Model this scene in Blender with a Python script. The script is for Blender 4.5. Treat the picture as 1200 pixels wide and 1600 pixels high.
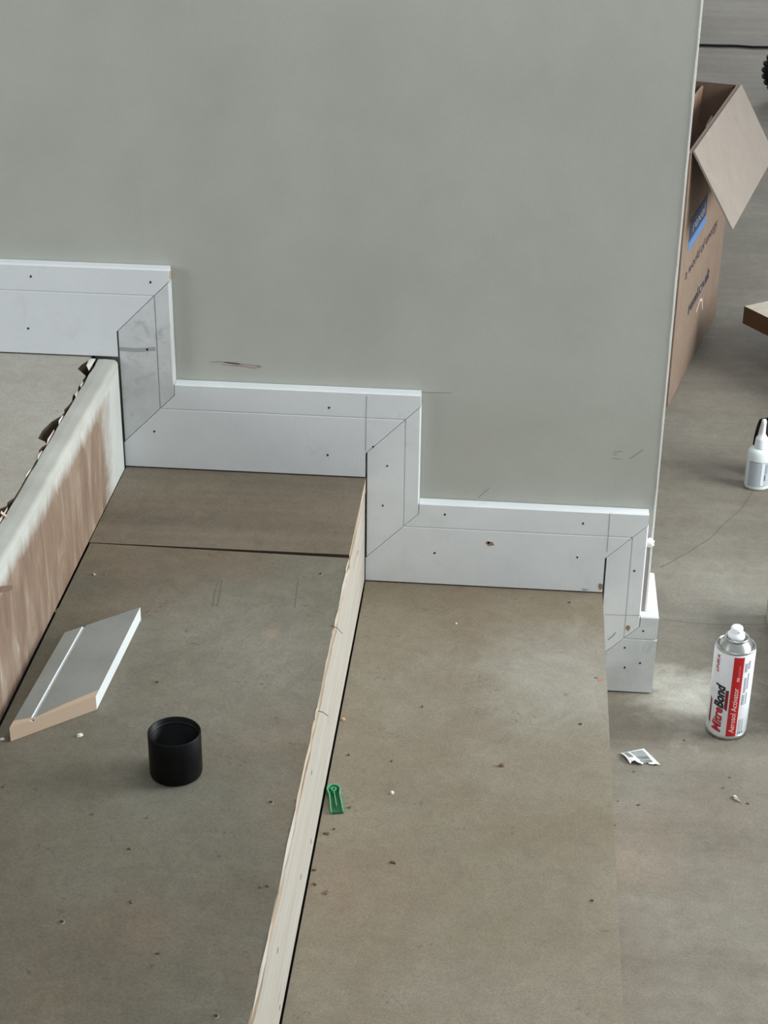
import bpy, bmesh, math, random
from mathutils import Vector, Matrix
random.seed(7)
for o in list(bpy.data.objects): bpy.data.objects.remove(o)
scene = bpy.context.scene
C = scene.collection

# ------------------------------------------------------------------ camera
F_PX = 2746.04
RIGHT = Vector((0.99630677, 0.08517817, 0.01083981))
DOWN = Vector((0.0489564, -0.45979148, -0.88667642))
FWD = Vector((-0.07054142, 0.88393239, -0.46226338))
CAM = Vector((0.5728, -2.3353, 1.5071))
cd = bpy.data.cameras.new('camera'); cam = bpy.data.objects.new('camera', cd); C.objects.link(cam)
cd.sensor_fit = 'VERTICAL'; cd.sensor_height = 36; cd.sensor_width = 27; cd.lens = F_PX / 1600 * 36
cd.clip_start = 0.05; cd.clip_end = 60
M = Matrix((RIGHT, -DOWN, -FWD)).transposed().to_4x4(); M.translation = CAM
cam.matrix_world = M
scene.camera = cam

# ------------------------------------------------------------------ light
w = bpy.data.worlds.new('world'); scene.world = w; w.use_nodes = True
bg = w.node_tree.nodes['Background']; bg.inputs[0].default_value = (0.92, 0.98, 1.04, 1); bg.inputs[1].default_value = 0.50
def area(name, loc, target, sx, sy, power, col):
    l = bpy.data.lights.new(name, 'AREA'); l.shape = 'RECTANGLE'; l.size = sx; l.size_y = sy; l.energy = power; l.color = col
    o = bpy.data.objects.new(name, l); C.objects.link(o); o.location = loc
    o.rotation_euler = (Vector(target) - Vector(loc)).to_track_quat('-Z', 'Z').to_euler()
area('window_light_right', (3.0, -0.05, 1.25), (0.7, -0.05, 0.2), 1.25, 1.25, 84, (0.96, 1.0, 1.0))
area('overhead_fill', (0.85, -0.2, 2.5), (0.85, -0.05, 0), 1.0, 1.0, 15, (0.97, 1.0, 1.0))  # added fill from above, no lamp known there; lifts the upward faces
area('far_floor_fill', (2.6, 8.2, 2.2), (1.3, 5.6, 0), 1.8, 1.6, 70, (0.97, 1.0, 1.0))  # added fill that brightens the far floor, no window known there
area('window_light_left', (-3.6, -2.2, 1.7), (0.5, -0.2, 0.3), 1.8, 1.6, 44, (0.97, 0.99, 1.0))
scene.view_settings.view_transform = 'Standard'; scene.view_settings.look = 'None'
scene.view_settings.gamma = 1; scene.view_settings.use_curve_mapping = False
scene.view_settings.exposure = 0.22

# ------------------------------------------------------------------ helpers
def ray(px, py): return RIGHT * ((px - 600) / F_PX) + DOWN * ((py - 800) / F_PX) + FWD
def onz(px, py, z): d = ray(px, py); return CAM + d * ((z - CAM.z) / d.z)
def ony(px, py, y): d = ray(px, py); return CAM + d * ((y - CAM.y) / d.y)
def onx(px, py, x): d = ray(px, py); return CAM + d * ((x - CAM.x) / d.x)
def lin(c):
    r = []
    for v in c:
        v /= 255.0; r.append(v / 12.92 if v <= 0.04045 else ((v + 0.055) / 1.055) ** 2.4)
    return (*r, 1)
def tag(o, label=None, cat=None, group=None, kind=None):
    for k, v in (('label', label), ('category', cat), ('group', group), ('kind', kind)):
        if v: o[k] = v
    return o
def empty(name, loc, label=None, cat=None, group=None, kind=None):
    o = bpy.data.objects.new(name, None); C.objects.link(o); o.location = loc; o.empty_display_size = 0.05
    return tag(o, label, cat, group, kind)
def origin(o):
    v = Vector((0, 0, 0))
    while o: v += Vector(o.location); o = o.parent
    return v
def obj(name, bm, mat, parent=None, label=None, smooth=False, loc=None, recalc=True):
    """bm holds world coordinates; the mesh becomes local to its parent (or to loc)."""
    if recalc: bmesh.ops.recalc_face_normals(bm, faces=bm.faces)
    org = origin(parent) if parent else Vector(loc or (0, 0, 0))
    bmesh.ops.translate(bm, verts=bm.verts, vec=-org)
    me = bpy.data.meshes.new(name); bm.to_mesh(me); bm.free()
    for m in (mat if isinstance(mat, (list, tuple)) else [mat]): me.materials.append(m)
    if smooth:
        for p in me.polygons: p.use_smooth = True
    o = bpy.data.objects.new(name, me); C.objects.link(o)
    if parent: o.parent = parent
    elif loc: o.location = loc
    if label: o['label'] = label
    return o
def box(bm, x0, x1, y0, y1, z0, z1, bev=0, mi=0):
    v = [bm.verts.new((x, y, z)) for z in (z0, z1) for y in (y0, y1) for x in (x0, x1)]
    fs = [bm.faces.new([v[i] for i in q]) for q in ((0, 2, 3, 1), (4, 5, 7, 6), (0, 1, 5, 4), (2, 6, 7, 3), (0, 4, 6, 2), (1, 3, 7, 5))]
    for f in fs: f.material_index = mi
    if bev:
        es = list({e for f in fs for e in f.edges})
        bmesh.ops.bevel(bm, geom=es, offset=bev, segments=2, affect='EDGES', profile=0.5)
    return bm
def nbm(): return bmesh.new()
def prism(bm, pts, vec, mi=0):
    a = [bm.verts.new(p) for p in pts]; b = [bm.verts.new(Vector(p) + Vector(vec)) for p in pts]
    n = len(pts); bm.faces.new(a).material_index = mi; bm.faces.new(b[::-1]).material_index = mi
    for i in range(n): bm.faces.new((a[i], b[i], b[(i + 1) % n], a[(i + 1) % n])).material_index = mi
    return bm
def lathe(bm, prof, c, seg=48, mats=None, sx=1, sy=1):
    c = Vector(c); rings = []
    for r, z in prof:
        if r < 1e-6: rings.append([bm.verts.new(c + Vector((0, 0, z)))])
        else: rings.append([bm.verts.new(c + Vector((sx * r * math.cos(2 * math.pi * k / seg), sy * r * math.sin(2 * math.pi * k / seg), z))) for k in range(seg)])
    for i in range(len(rings) - 1):
        a, b = rings[i], rings[i + 1]
        for k in range(seg):
            k2 = (k + 1) % seg
            if len(a) == 1: q = (a[0], b[k], b[k2])
            elif len(b) == 1: q = (a[k], a[k2], b[0])
            else: q = (a[k], a[k2], b[k2], b[k])
            f = bm.faces.new(q)
            if mats: f.material_index = mats[i]
    return bm
def tube(bm, pts, r, seg=10):
    pts = [Vector(p) for p in pts]; rings = []
    for i, p in enumerate(pts):
        t = (pts[min(i + 1, len(pts) - 1)] - pts[max(i - 1, 0)]).normalized()
        u = t.cross(Vector((0, 0, 1)))
        if u.length < 1e-3: u = t.cross(Vector((1, 0, 0)))
        u.normalize(); v = t.cross(u)
        rr = r[i] if isinstance(r, (list, tuple)) else r
        rings.append([bm.verts.new(p + (u * math.cos(2 * math.pi * k / seg) + v * math.sin(2 * math.pi * k / seg)) * rr) for k in range(seg)])
    for a, b in zip(rings, rings[1:]):
        for k in range(seg): bm.faces.new((a[k], a[(k + 1) % seg], b[(k + 1) % seg], b[k]))
    bm.faces.new(rings[0][::-1]); bm.faces.new(rings[-1])
    return bm
def strip(bm, pts, nrm, wd, th=0.0003):
    """thin drawn line lying on a surface of normal nrm"""
    nrm = Vector(nrm); pts = [Vector(p) for p in pts]; top = []
    for i, p in enumerate(pts):
        t = (pts[min(i + 1, len(pts) - 1)] - pts[max(i - 1, 0)]).normalized(); s = t.cross(nrm).normalized()
        ww = wd[i] if isinstance(wd, (list, tuple)) else wd
        top.append((bm.verts.new(p + s * ww / 2 + nrm * th), bm.verts.new(p - s * ww / 2 + nrm * th), bm.verts.new(p + s * ww / 2), bm.verts.new(p - s * ww / 2)))
    for a, b in zip(top, top[1:]):
        bm.faces.new((a[0], b[0], b[1], a[1])); bm.faces.new((a[0], a[2], b[2], b[0])); bm.faces.new((a[1], b[1], b[3], a[3]))
    return bm
def blot(bm, c, nrm, up, ra, rb, n=14, jag=0.25, th=0.0004, seed=0):
    rnd = random.Random(seed); nrm = Vector(nrm); up = Vector(up); sd = up.cross(nrm); c = Vector(c); pts = []
    for k in range(n):
        a = 2 * math.pi * k / n; j = 1 + rnd.uniform(-jag, jag)
        pts.append(c + sd * math.cos(a) * ra * j + up * math.sin(a) * rb * j)
    return prism(bm, pts, nrm * th)

# ------------------------------------------------------------------ materials
def new_mat(name):
    m = bpy.data.materials.new(name); m.use_nodes = True
    return m, m.node_tree.nodes, m.node_tree.links, m.node_tree.nodes['Principled BSDF']
def plain(name, col, rough=0.6, metal=0, **kw):
    m, N, L, b = new_mat(name)
    b.inputs['Base Color'].default_value = lin(col); b.inputs['Roughness'].default_value = rough; b.inputs['Metallic'].default_value = metal
    for k, v in kw.items(): b.inputs[k].default_value = v
    n = N.new('ShaderNodeTexNoise'); n.inputs['Scale'].default_value = 60; n.inputs['Detail'].default_value = 4
    tc = N.new('ShaderNodeTexCoord'); L.new(tc.outputs['Object'], n.inputs['Vector'])
    mr = N.new('ShaderNodeMapRange'); mr.inputs['To Min'].default_value = max(0, rough - 0.06); mr.inputs['To Max'].default_value = min(1, rough + 0.06)
    L.new(n.outputs['Fac'], mr.inputs['Value']); L.new(mr.outputs[0], b.inputs['Roughness'])
    return m
def noise(N, L, vec, scale, detail=4, rough=0.55, dist=0, mscale=None):
    if mscale:
        mp = N.new('ShaderNodeMapping'); mp.inputs['Scale'].default_value = mscale; L.new(vec, mp.inputs['Vector']); vec = mp.outputs[0]
    n = N.new('ShaderNodeTexNoise'); n.inputs['Scale'].default_value = scale; n.inputs['Detail'].default_value = detail
    n.inputs['Roughness'].default_value = rough; n.inputs['Distortion'].default_value = dist; L.new(vec, n.inputs['Vector'])
    return n.outputs['Fac']
def ramp(N, L, fac, stops):
    r = N.new('ShaderNodeValToRGB'); e = r.color_ramp.elements
    while len(e) < len(stops): e.new(0.5)
    for x, (p, c) in zip(e, stops): x.position = p; x.color = c if len(c) == 4 else lin(c)
    L.new(fac, r.inputs['Fac']); return r.outputs['Color']
def mixc(N, L, fac, a, b, mode='MIX'):
    m = N.new('ShaderNodeMix'); m.data_type = 'RGBA'; m.blend_type = mode
    if isinstance(fac, (int, float)): m.inputs[0].default_value = fac
    else: L.new(fac, m.inputs[0])
    for k, v in ((6, a), (7, b)):
        if isinstance(v, tuple): m.inputs[k].default_value = v
        else: L.new(v, m.inputs[k])
    return m.outputs[2]
def math_(N, L, op, a, b=0.0, clamp=False):
    m = N.new('ShaderNodeMath'); m.operation = op; m.use_clamp = clamp
    for k, v in ((0, a), (1, b)):
        if isinstance(v, (int, float)): m.inputs[k].default_value = v
        else: L.new(v, m.inputs[k])
    return m.outputs[0]
def bump(N, L, b, h, strength, dist=0.002):
    n = N.new('ShaderNodeBump'); n.inputs['Strength'].default_value = strength; n.inputs['Distance'].default_value = dist
    L.new(h, n.inputs['Height']); L.new(n.outputs[0], b.inputs['Normal'])
BW = lambda lo, hi: [(lo, (0, 0, 0, 1)), (hi, (1, 1, 1, 1))]

def dusty(name, c_dark, c_mid, c_light, patch=4.0, speck=0.5, streak=None, rough=0.75, off=0.0, brown=(118, 98, 80), bstr=0.001, brown_amt=0.35, light_and_dirt=(), dz=0.0):
    m, N, L, b = new_mat(name)
    tc = N.new('ShaderNodeTexCoord'); mp = N.new('ShaderNodeMapping'); mp.inputs['Location'].default_value = (off, off * 0.7, off * 0.3)
    L.new(tc.outputs['Object'], mp.inputs['Vector']); V = mp.outputs[0]
    big = noise(N, L, V, patch, 5, 0.6, 0.3)
    col = ramp(N, L, big, [(0.3, c_dark), (0.5, c_mid), (0.72, c_light)])
    b2 = noise(N, L, V, patch * 0.7 + 1.7, 3, 0.5)
    col = mixc(N, L, math_(N, L, 'MULTIPLY', ramp(N, L, b2, BW(0.5, 0.72)), brown_amt), col, lin(brown))
    for (dx, dy, rad, amt, dcol) in light_and_dirt:      # light pools and shade painted in, along with dirt and sawdust, ragged outline
        sp_ = N.new('ShaderNodeVectorMath'); sp_.operation = 'DISTANCE'; sp_.inputs[1].default_value = (dx, dy, dz)
        L.new(tc.outputs['Object'], sp_.inputs[0])
        q_ = math_(N, L, 'ADD', math_(N, L, 'DIVIDE', sp_.outputs['Value'], rad), math_(N, L, 'MULTIPLY', noise(N, L, V, 2.2 / rad, 7, 0.72, 0.6), 1.0))
        col = mixc(N, L, math_(N, L, 'MULTIPLY', ramp(N, L, q_, [(0.35, (1, 1, 1, 1)), (1.15, (0, 0, 0, 1))]), amt), col, lin(dcol))
    fine = noise(N, L, V, 420, 3, 0.7)
    col = mixc(N, L, 0.3, col, ramp(N, L, fine, [(0.3, (118, 114, 108)), (0.7, (255, 252, 246))]), 'SOFT_LIGHT')
    mid = noise(N, L, V, 38, 6, 0.7, 0.6)
    col = mixc(N, L, 0.22, col, ramp(N, L, mid, [(0.3, (128, 122, 114)), (0.7, (236, 234, 230))]), 'SOFT_LIGHT')
    if streak:
        st = noise(N, L, V, 1, 4, 0.6, 0.2, mscale=streak)
        col = mixc(N, L, 0.35, col, ramp(N, L, st, [(0.35, (92, 84, 74)), (0.7, (176, 174, 168))]), 'SOFT_LIGHT')
    # scattered dark crumbs and stains
    sp = noise(N, L, V, 26, 2, 0.4)
    sp2 = noise(N, L, V, 150, 2, 0.5)
    spk = math_(N, L, 'MULTIPLY', ramp(N, L, sp, BW(0.6, 0.68)), ramp(N, L, sp2, BW(0.6, 0.66)))
    col = mixc(N, L, math_(N, L, 'MULTIPLY', spk, speck), col, lin((74, 64, 54)))
    L.new(col, b.inputs['Base Color']); b.inputs['Roughness'].default_value = rough
    h = math_(N, L, 'ADD', fine, mid); bump(N, L, b, h, 0.3, bstr)
    return m
def painted(name, col, col2, rough=0.5, scale=7, stip=260, amt=0.5, bstr=0.0006, dirt=0.0):
    m, N, L, b = new_mat(name)
    tc = N.new('ShaderNodeTexCoord'); V = tc.outputs['Object']
    big = noise(N, L, V, scale, 5, 0.6)
    c = ramp(N, L, big, [(0.32, col2), (0.62, col)])
    fine = noise(N, L, V, stip, 3, 0.6)
    c = mixc(N, L, amt * 0.3, c, ramp(N, L, fine, [(0.3, (100, 100, 98)), (0.7, (160, 160, 160))]), 'SOFT_LIGHT')
    if dirt:
        d = noise(N, L, V, scale * 2.3, 6, 0.7, 0.8)
        c = mixc(N, L, math_(N, L, 'MULTIPLY', ramp(N, L, d, BW(0.56, 0.75)), dirt), c, lin((120, 116, 110)))
    L.new(c, b.inputs['Base Color']); b.inputs['Roughness'].default_value = rough
    bump(N, L, b, fine, 0.25, bstr)
    return m

M_wall = painted('wall_paint', (180, 182, 173), (173, 174, 165), 0.62, 5, 330, 0.6, dirt=0.05)
M_bead = plain('corner_bead', (232, 231, 226), 0.5)
M_raw = plain('bare_plasterboard', (150, 142, 138), 0.8)
M_skirt = painted('primed_mdf', (225, 229, 230), (219, 223, 224), 0.45, 9, 500, 0.5, dirt=0.1)
M_skirt_dirty = painted('primed_mdf_smudged', (214, 218, 218), (196, 199, 198), 0.5, 14, 500, 0.6, dirt=0.4)
M_mdf = plain('raw_mdf', (186, 164, 142), 0.8)
M_tread = dusty('dusty_tread_board', (89, 84, 72), (103, 99, 86), (111, 109, 98), 3.2, 0.6, off=1.3, brown_amt=0.45, light_and_dirt=((0.27, -0.50, 0.46, 0.85, (139, 135, 123)), (0.0, -1.0, 0.46, 0.6, (90, 77, 63)), (0.02, -0.62, 0.22, 0.5, (96, 82, 67)), (0.283, -0.467, 0.03, 0.6, (163, 141, 122))), dz=0.35)  # wide pale patch paints a light pool; brown dirt also deepens the shade
M_tread_far = dusty('bare_tread_board', (107, 98, 85), (116, 107, 93), (121, 115, 103), 5, 0.2, streak=(-1, 22, 23), off=4.1, brown=(106, 91, 74), brown_amt=0.2)
M_tread_low = dusty('lower_tread_board', (113, 105, 87), (122, 115, 100), (129, 123, 109), 3.0, 0.35, off=7.7, brown=(108, 89, 70), brown_amt=0.4, light_and_dirt=((0.64, -0.25, 0.36, 0.6, (166, 167, 160)), (0.40, -0.75, 0.32, 0.5, (124, 104, 86)), (0.412, -0.05, 0.03, 0.5, (132, 112, 78)), (0.5, -1.2, 0.3, 0.3, (120, 104, 88))), dz=0.175)  # wide pale patch towards the skirting is a light pool painted in
M_landing = dusty('landing_board', (151, 147, 137), (158, 155, 147), (165, 164, 156), 3, 0.15, off=2.2, brown_amt=0.15)
M_floor = dusty('concrete_floor', (110, 106, 95), (123, 118, 108), (129, 127, 119), 2.4, 0.2, streak=(-1, 16, 17), off=9.4, brown=(107, 95, 82), brown_amt=0.35, light_and_dirt=((0.87, -0.02, 0.24, 0.75, (212, 213, 206)), (0.95, 0.30, 0.5, 0.3, (178, 178, 170)), (0.75, -0.42, 0.22, 0.4, (150, 128, 110))))  # pale patches paint the pool of light beside the skirting end
M_dark = plain('dark_gap', (38, 33, 28), 0.9)
M_black = plain('black_plastic', (6, 6, 7), 0.45, **{'Specular IOR Level': 0.3})
M_blackd = None
M_pencil = plain('pencil', (138, 136, 134), 0.8)
M_fillh = plain('nail_hole', (52, 47, 42), 0.9)
M_redscr = plain('red_brown_scribble', (150, 126, 116), 0.8)
M_glue = plain('brown_glue', (146, 122, 98), 0.7)
M_pink = plain('pink_stain', (158, 122, 110), 0.8)
M_white = plain('white_plastic', (232, 236, 238), 0.35)
M_chip = plain('white_chip', (226, 224, 210), 0.6)
M_crumb = plain('brown_crumb', (104, 88, 72), 0.9)
M_filler = plain('white_filler', (232, 234, 232), 0.5)
M_steel = plain('zinc_steel', (130, 126, 116), 0.6, 0.3)

def pine_mat():
    m, N, L, b = new_mat('raw_pine'); tc = N.new('ShaderNodeTexCoord'); V = tc.outputs['Object']
    g = noise(N, L, V, 1, 6, 0.65, 0.5, mscale=(60, 4, 95))
    c = ramp(N, L, g, [(0.3, (163, 154, 140)), (0.5, (173, 167, 157)), (0.7, (179, 177, 167))])
    d = noise(N, L, V, 1, 2, 0.5, 0.0, mscale=(30, 9, 60))
    c = mixc(N, L, math_(N, L, 'MULTIPLY', ramp(N, L, d, BW(0.68, 0.75)), 0.5), c, lin((150, 126, 100)))
    L.new(c, b.inputs['Base Color']); b.inputs['Roughness'].default_value = 0.7; bump(N, L, b, g, 0.3, 0.001); return m
M_pine = pine_mat()
def edge_mat():
    m, N, L, b = new_mat('ply_edge'); tc = N.new('ShaderNodeTexCoord'); V = tc.outputs['Object']
    g = noise(N, L, V, 1, 4, 0.6, 0.4, mscale=(40, 6, 160))
    c = ramp(N, L, g, [(0.36, (122, 100, 80)), (0.5, (176, 160, 140)), (0.66, (200, 188, 170))])
    L.new(c, b.inputs['Base Color']); b.inputs['Roughness'].default_value = 0.8; bump(N, L, b, g, 0.6, 0.002); return m
M_edge = edge_mat()
M_tear = plain('torn_dark_core', (74, 58, 46), 0.95)
def riser_mat():
    """brown board smeared with pale plaster along its top and beside the skirting"""
    m, N, L, b = new_mat('plaster_smeared_riser'); tc = N.new('ShaderNodeTexCoord'); V = tc.outputs['Object']
    sx = N.new('ShaderNodeSeparateXYZ'); L.new(V, sx.inputs[0])
    st = noise(N, L, V, 1, 5, 0.65, 0.6, mscale=(10, 34, 7))
    wood = ramp(N, L, st, [(0.28, (111, 88, 72)), (0.5, (130, 109, 92)), (0.7, (153, 137, 121))])
    pal = noise(N, L, V, 9, 5, 0.6)
    plaster = ramp(N, L, pal, [(0.3, (186, 188, 181)), (0.7, (204, 207, 204))])
    n1 = noise(N, L, V, 14, 4, 0.6, 0.3)
    # distance from the skirting (y) and from the top edge (z), wobbling
    fy = math_(N, L, 'ADD', math_(N, L, 'MULTIPLY', sx.outputs['Y'], 16.0), math_(N, L, 'ADD', math_(N, L, 'MULTIPLY', n1, 1.6), 1.55))
    sz = math_(N, L, 'MULTIPLY', math_(N, L, 'SUBTRACT', sx.outputs['Z'], 0.513), 38.0)
    n2 = noise(N, L, V, 1, 4, 0.7, 0.4, mscale=(4, 26, 8))
    fz = math_(N, L, 'ADD', sz, math_(N, L, 'MULTIPLY', n2, 1.9))
    f = math_(N, L, 'MAXIMUM', fy, fz)
    f = math_(N, L, 'MULTIPLY', f, 1.0, True)
    sm = math_(N, L, 'MULTIPLY', ramp(N, L, noise(N, L, V, 1, 3, 0.6, 0.5, mscale=(6, 44, 9)), BW(0.62, 0.78)), 0.5)
    f = math_(N, L, 'MAXIMUM', f, sm)
    c = mixc(N, L, f, wood, plaster)
    gr = math_(N, L, 'MULTIPLY', math_(N, L, 'SUBTRACT', sx.outputs['Z'], 0.505), 60.0, True)
    c = mixc(N, L, math_(N, L, 'MULTIPLY', gr, 0.85), c, ramp(N, L, pal, [(0.3, (160, 159, 150)), (0.7, (178, 178, 170))]))
    L.new(c, b.inputs['Base Color']); b.inputs['Roughness'].default_value = 0.8; bump(N, L, b, st, 0.3, 0.001); return m
M_riser = riser_mat()
def card_mat(name, a, bcol):
    m, N, L, b = new_mat(name); tc = N.new('ShaderNodeTexCoord'); V = tc.outputs['Object']
    g = noise(N, L, V, 24, 5, 0.6); f = noise(N, L, V, 300, 2, 0.6)
    c = ramp(N, L, g, [(0.3, a), (0.7, bcol)]); c = mixc(N, L, 0.1, c, ramp(N, L, f, BW(0.3, 0.7)), 'SOFT_LIGHT')
    L.new(c, b.inputs['Base Color']); b.inputs['Roughness'].default_value = 0.8; return m
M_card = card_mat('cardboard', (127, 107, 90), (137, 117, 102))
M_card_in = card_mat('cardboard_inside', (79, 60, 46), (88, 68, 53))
M_card_dark = card_mat('cardboard_brown', (83, 59, 35), (91, 65, 41))
M_navy = plain('navy_print', (50, 62, 88), 0.7)
M_blue = plain('blue_print', (84, 124, 176), 0.7)
M_ink = plain('ink_print', (70, 68, 80), 0.7)
M_greyink = plain('grey_print', (150, 150, 160), 0.7)

# ------------------------------------------------------------------ dimensions (metres)
R = 0.175; G = 0.3602; H = 0.1378; W = 0.0795; W3 = 0.0597; T = 0.0187; MI = 0.0174; GR = 0.0396; XW = 0.7893
Z = [3 * R, 2 * R, R, 0.0]; X = [0.0, G, 2 * G]
YF = -1.75            # the stair runs this far towards the viewer
DN = (0, -1, 0)

# ------------------------------------------------------------------ setting
bm = nbm(); box(bm, -6, 6, -5, 10, -0.06, 0.0)
floor = tag(obj('floor', bm, M_floor), 'dusty grey brown concrete floor', kind='structure')
bm = nbm(); pts = [onz(a, b, 0) for a, b in ((1031, 887), (1048, 879), (1060, 871), (1078, 862), (1092, 852), (1108, 843), (1120, 831), (1130, 820), (1146, 806), (1158, 795), (1166, 784), (1174, 772), (1180, 760))]
strip(bm, pts, (0, 0, 1), 0.0013); obj('crack', bm, plain('crack', (96, 90, 79), 0.9), floor, 'hairline crack')
bm = nbm(); strip(bm, [onz(a, b, 0) for a, b in ((1036, 968), (1090, 974), (1140, 976), (1200, 975))], (0, 0, 1), 0.0016); obj('joint_line', bm, plain('joint', (118, 113, 102), 0.9), floor)

bm = nbm(); box(bm, -2.6, XW, 0, 0.12, 0, 2.7)
wall = tag(obj('wall_back', bm, M_wall), 'grey painted wall above the stepped skirting', kind='structure')
bm = nbm()
rnd = random.Random(3); n = 120; ring = []
for i in range(n + 1):
    z = 0.138 + (2.7 - 0.138) * i / n; j = rnd.uniform(-0.0005, 0.0005)
    ring.append([bm.verts.new(p) for p in ((XW - 0.0019 + j, 0.0004, z), (XW - 0.0017 + j, -0.0010, z), (XW + 0.0006, -0.0012, z), (XW + 0.0010, 0.0012, z))])
for a, b in zip(ring, ring[1:]):
    for k in range(3): bm.faces.new((a[k], a[k + 1], b[k + 1], b[k]))
obj('corner_bead', bm, M_bead, wall, 'pale corner bead down the wall edge')
bm = nbm()
for q in [[(327, 566), (343, 565), (360, 567), (378, 569), (396, 571), (408, 573)], [(345, 569), (362, 571), (380, 572), (396, 575), (408, 573), (402, 570)]]:
    strip(bm, [ony(a, b, 0) for a, b in q], DN, [0.0004] + [0.0011] * 4 + [0.0007])
strip(bm, [ony(a, b, 0) for a, b in ((350, 566), (360, 567), (370, 568), (376, 569))], DN, [0.001, 0.003, 0.003, 0.001])
obj('pencil_scribble', bm, M_redscr, wall, 'reddish brown pencil scribble')
bm = nbm()
for q in ([(659, 613), (690, 613.5), (706, 614)], [(958, 706), (972, 705)], [(957, 716), (970, 717)], [(958, 711), (964, 709)], [(984, 717), (996, 709), (1005, 702)], [(748, 778), (756, 770), (765, 763)]):
    strip(bm, [ony(a, b, 0) for a, b in q], DN, 0.0008)
obj('pencil_line', bm, plain('pencil_wall', (136, 134, 128), 0.8), wall)
# bare strip of board between the last upright skirting and the wall edge, with a blob of filler
bm = nbm(); prism(bm, [(X[2] + W3 - 0.002, 0, H), (XW - 0.003, 0, H), (XW - 0.003, 0, H + 0.115), (X[2] + W3 - 0.002, 0, H + 0.118)], (0, -0.0005, 0))
obj('bare_patch', bm, M_raw, wall, 'unpainted grey strip of wallboard')
bm = nbm(); bmesh.ops.create_icosphere(bm, subdivisions=2, radius=0.0072)
for v in bm.verts: v.co = Vector((v.co.x * 1.1, v.co.y * 0.9, v.co.z * 0.95)) * (1 + 0.3 * math.sin(v.co.x * 700 + 1) * math.cos(v.co.z * 800 + v.co.y * 500))
bmesh.ops.translate(bm, verts=bm.verts, vec=ony(1014, 848, -0.003)); obj('filler_blob', bm, M_filler, wall, 'white blob of filler on the wall edge', True)

# ------------------------------------------------------------------ stepped skirting (fixed to the wall)
base = empty('baseboard_back', (0, 0, 0), 'stepped mitred white skirting following the stairs', kind='structure')
E0 = 0.0024
def loft(name, levels, lo, hi, mat, label, along='x', z0=0, x0=0, end_mat=None):
    """levels: (u, d) u across the board from its lower edge, d depth from the wall; lo/hi(u, d): ends along the run"""
    bm = nbm(); rows = []
    for u, d in levels:
        r = []
        for e in (lo, hi):
            for dd in (d, 0.0008):
                s = e(u, dd)
                r.append(bm.verts.new((s, -dd, z0 + u) if along == 'x' else (x0 + u, -dd, s)))
        rows.append(r)                    # lo front, lo back, hi front, hi back
    for a, b in zip(rows, rows[1:]):
        bm.faces.new((a[0], a[2], b[2], b[0])); bm.faces.new((a[1], b[1], b[3], a[3]))
        f1 = bm.faces.new((a[0], b[0], b[1], a[1])); f2 = bm.faces.new((a[2], a[3], b[3], b[2]))
        if end_mat: f1.material_index = f2.material_index = 1
    bm.faces.new((rows[0][0], rows[0][1], rows[0][3], rows[0][2])); bm.faces.new((rows[-1][0], rows[-1][2], rows[-1][3], rows[-1][1]))
    return obj(name, bm, [mat, end_mat] if end_mat else mat, base, label)
def hlevels(wl, wr):
    hs = sorted({E0, H - MI - wl, H - MI - wr, H - MI})
    L_ = [(h, T) for h in hs]
    L_ += [(H - GR - 0.0017, T), (H - GR - 0.0004, T - 0.0018), (H - GR + 0.0007, T - 0.0018), (H - GR + 0.0009, T)]
    L_ += [(H - 0.0016, T), (H, T - 0.0016)]
    return sorted(L_)
def ramp_x(h, x0, wv):      # mitre line: x at height h
    return x0 + min(max(h - (H - MI - wv), 0), wv)
g0 = 0.0006
xr1 = lambda h, d: ramp_x(h, X[0], W) - g0
xr2 = lambda h, d: ramp_x(h, X[1], W) - g0
xr3 = lambda h, d: ramp_x(h, X[2], W3) - g0
s_top = loft('skirting_board', hlevels(W, W), lambda h, d: -1.9, xr1, M_skirt, 'long skirting board on the top landing', z0=Z[0])
s_mid = loft('skirting_board', hlevels(W, W), lambda h, d: ramp_x(h, X[0], W) + g0, xr2, M_skirt, 'skirting board along the middle tread', z0=Z[1])
s_low = loft('skirting_board', hlevels(W, W3), lambda h, d: ramp_x(h, X[1], W) + g0, xr3, M_skirt, 'skirting board along the lower tread', z0=Z[2])
s_bot = loft('skirting_board', hlevels(W3, W3), lambda h, d: ramp_x(h, X[2], W3) + g0, lambda h, d: XW + d, M_skirt_dirty, 'short skirting board on the floor at the wall end', z0=Z[3])
def upright(k, wv, mat, label):
    gl = wv - (GR - MI)
    lev = [(0.0022, T), (gl - 0.0015, T), (gl - 0.0003, T - 0.0018), (gl + 0.0008, T - 0.0018), (gl + 0.0010, T), (wv - 0.0016, T), (wv, T - 0.0016)]
    lo = lambda u, d: Z[k + 1] + H - MI - wv + u + g0
    hi = lambda u, d: Z[k] + H - MI - wv + u - g0
    return loft('skirting_upright', lev, lo, hi, mat, label, 'z', x0=X[k])
u1 = upright(0, W, M_skirt_dirty, 'upper upright skirting piece with grey smudges')
u2 = upright(1, W, M_skirt, 'middle upright skirting piece')
u3 = upright(2, W3, M_skirt, 'narrow upright skirting piece at the last step')
# return round the wall end
bm = nbm(); rows = []
for h, d in hlevels(W3, W3):
    rows.append([bm.verts.new(p) for p in ((XW + d, -d, h), (XW + 0.0012, 0, h), (XW + d, 0.12, h), (XW + 0.0012, 0.12, h))])
for a, b in zip(rows, rows[1:]):
    for q in ((0, 2), (1, 3), (0, 1), (2, 3)): bm.faces.new((a[q[0]], a[q[1]], b[q[1]], b[q[0]]))
for r_ in (rows[0], rows[-1]): bm.faces.new((r_[0], r_[1], r_[3], r_[2]))
obj('skirting_return', bm, M_skirt, base, 'skirting return around the wall end')
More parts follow.
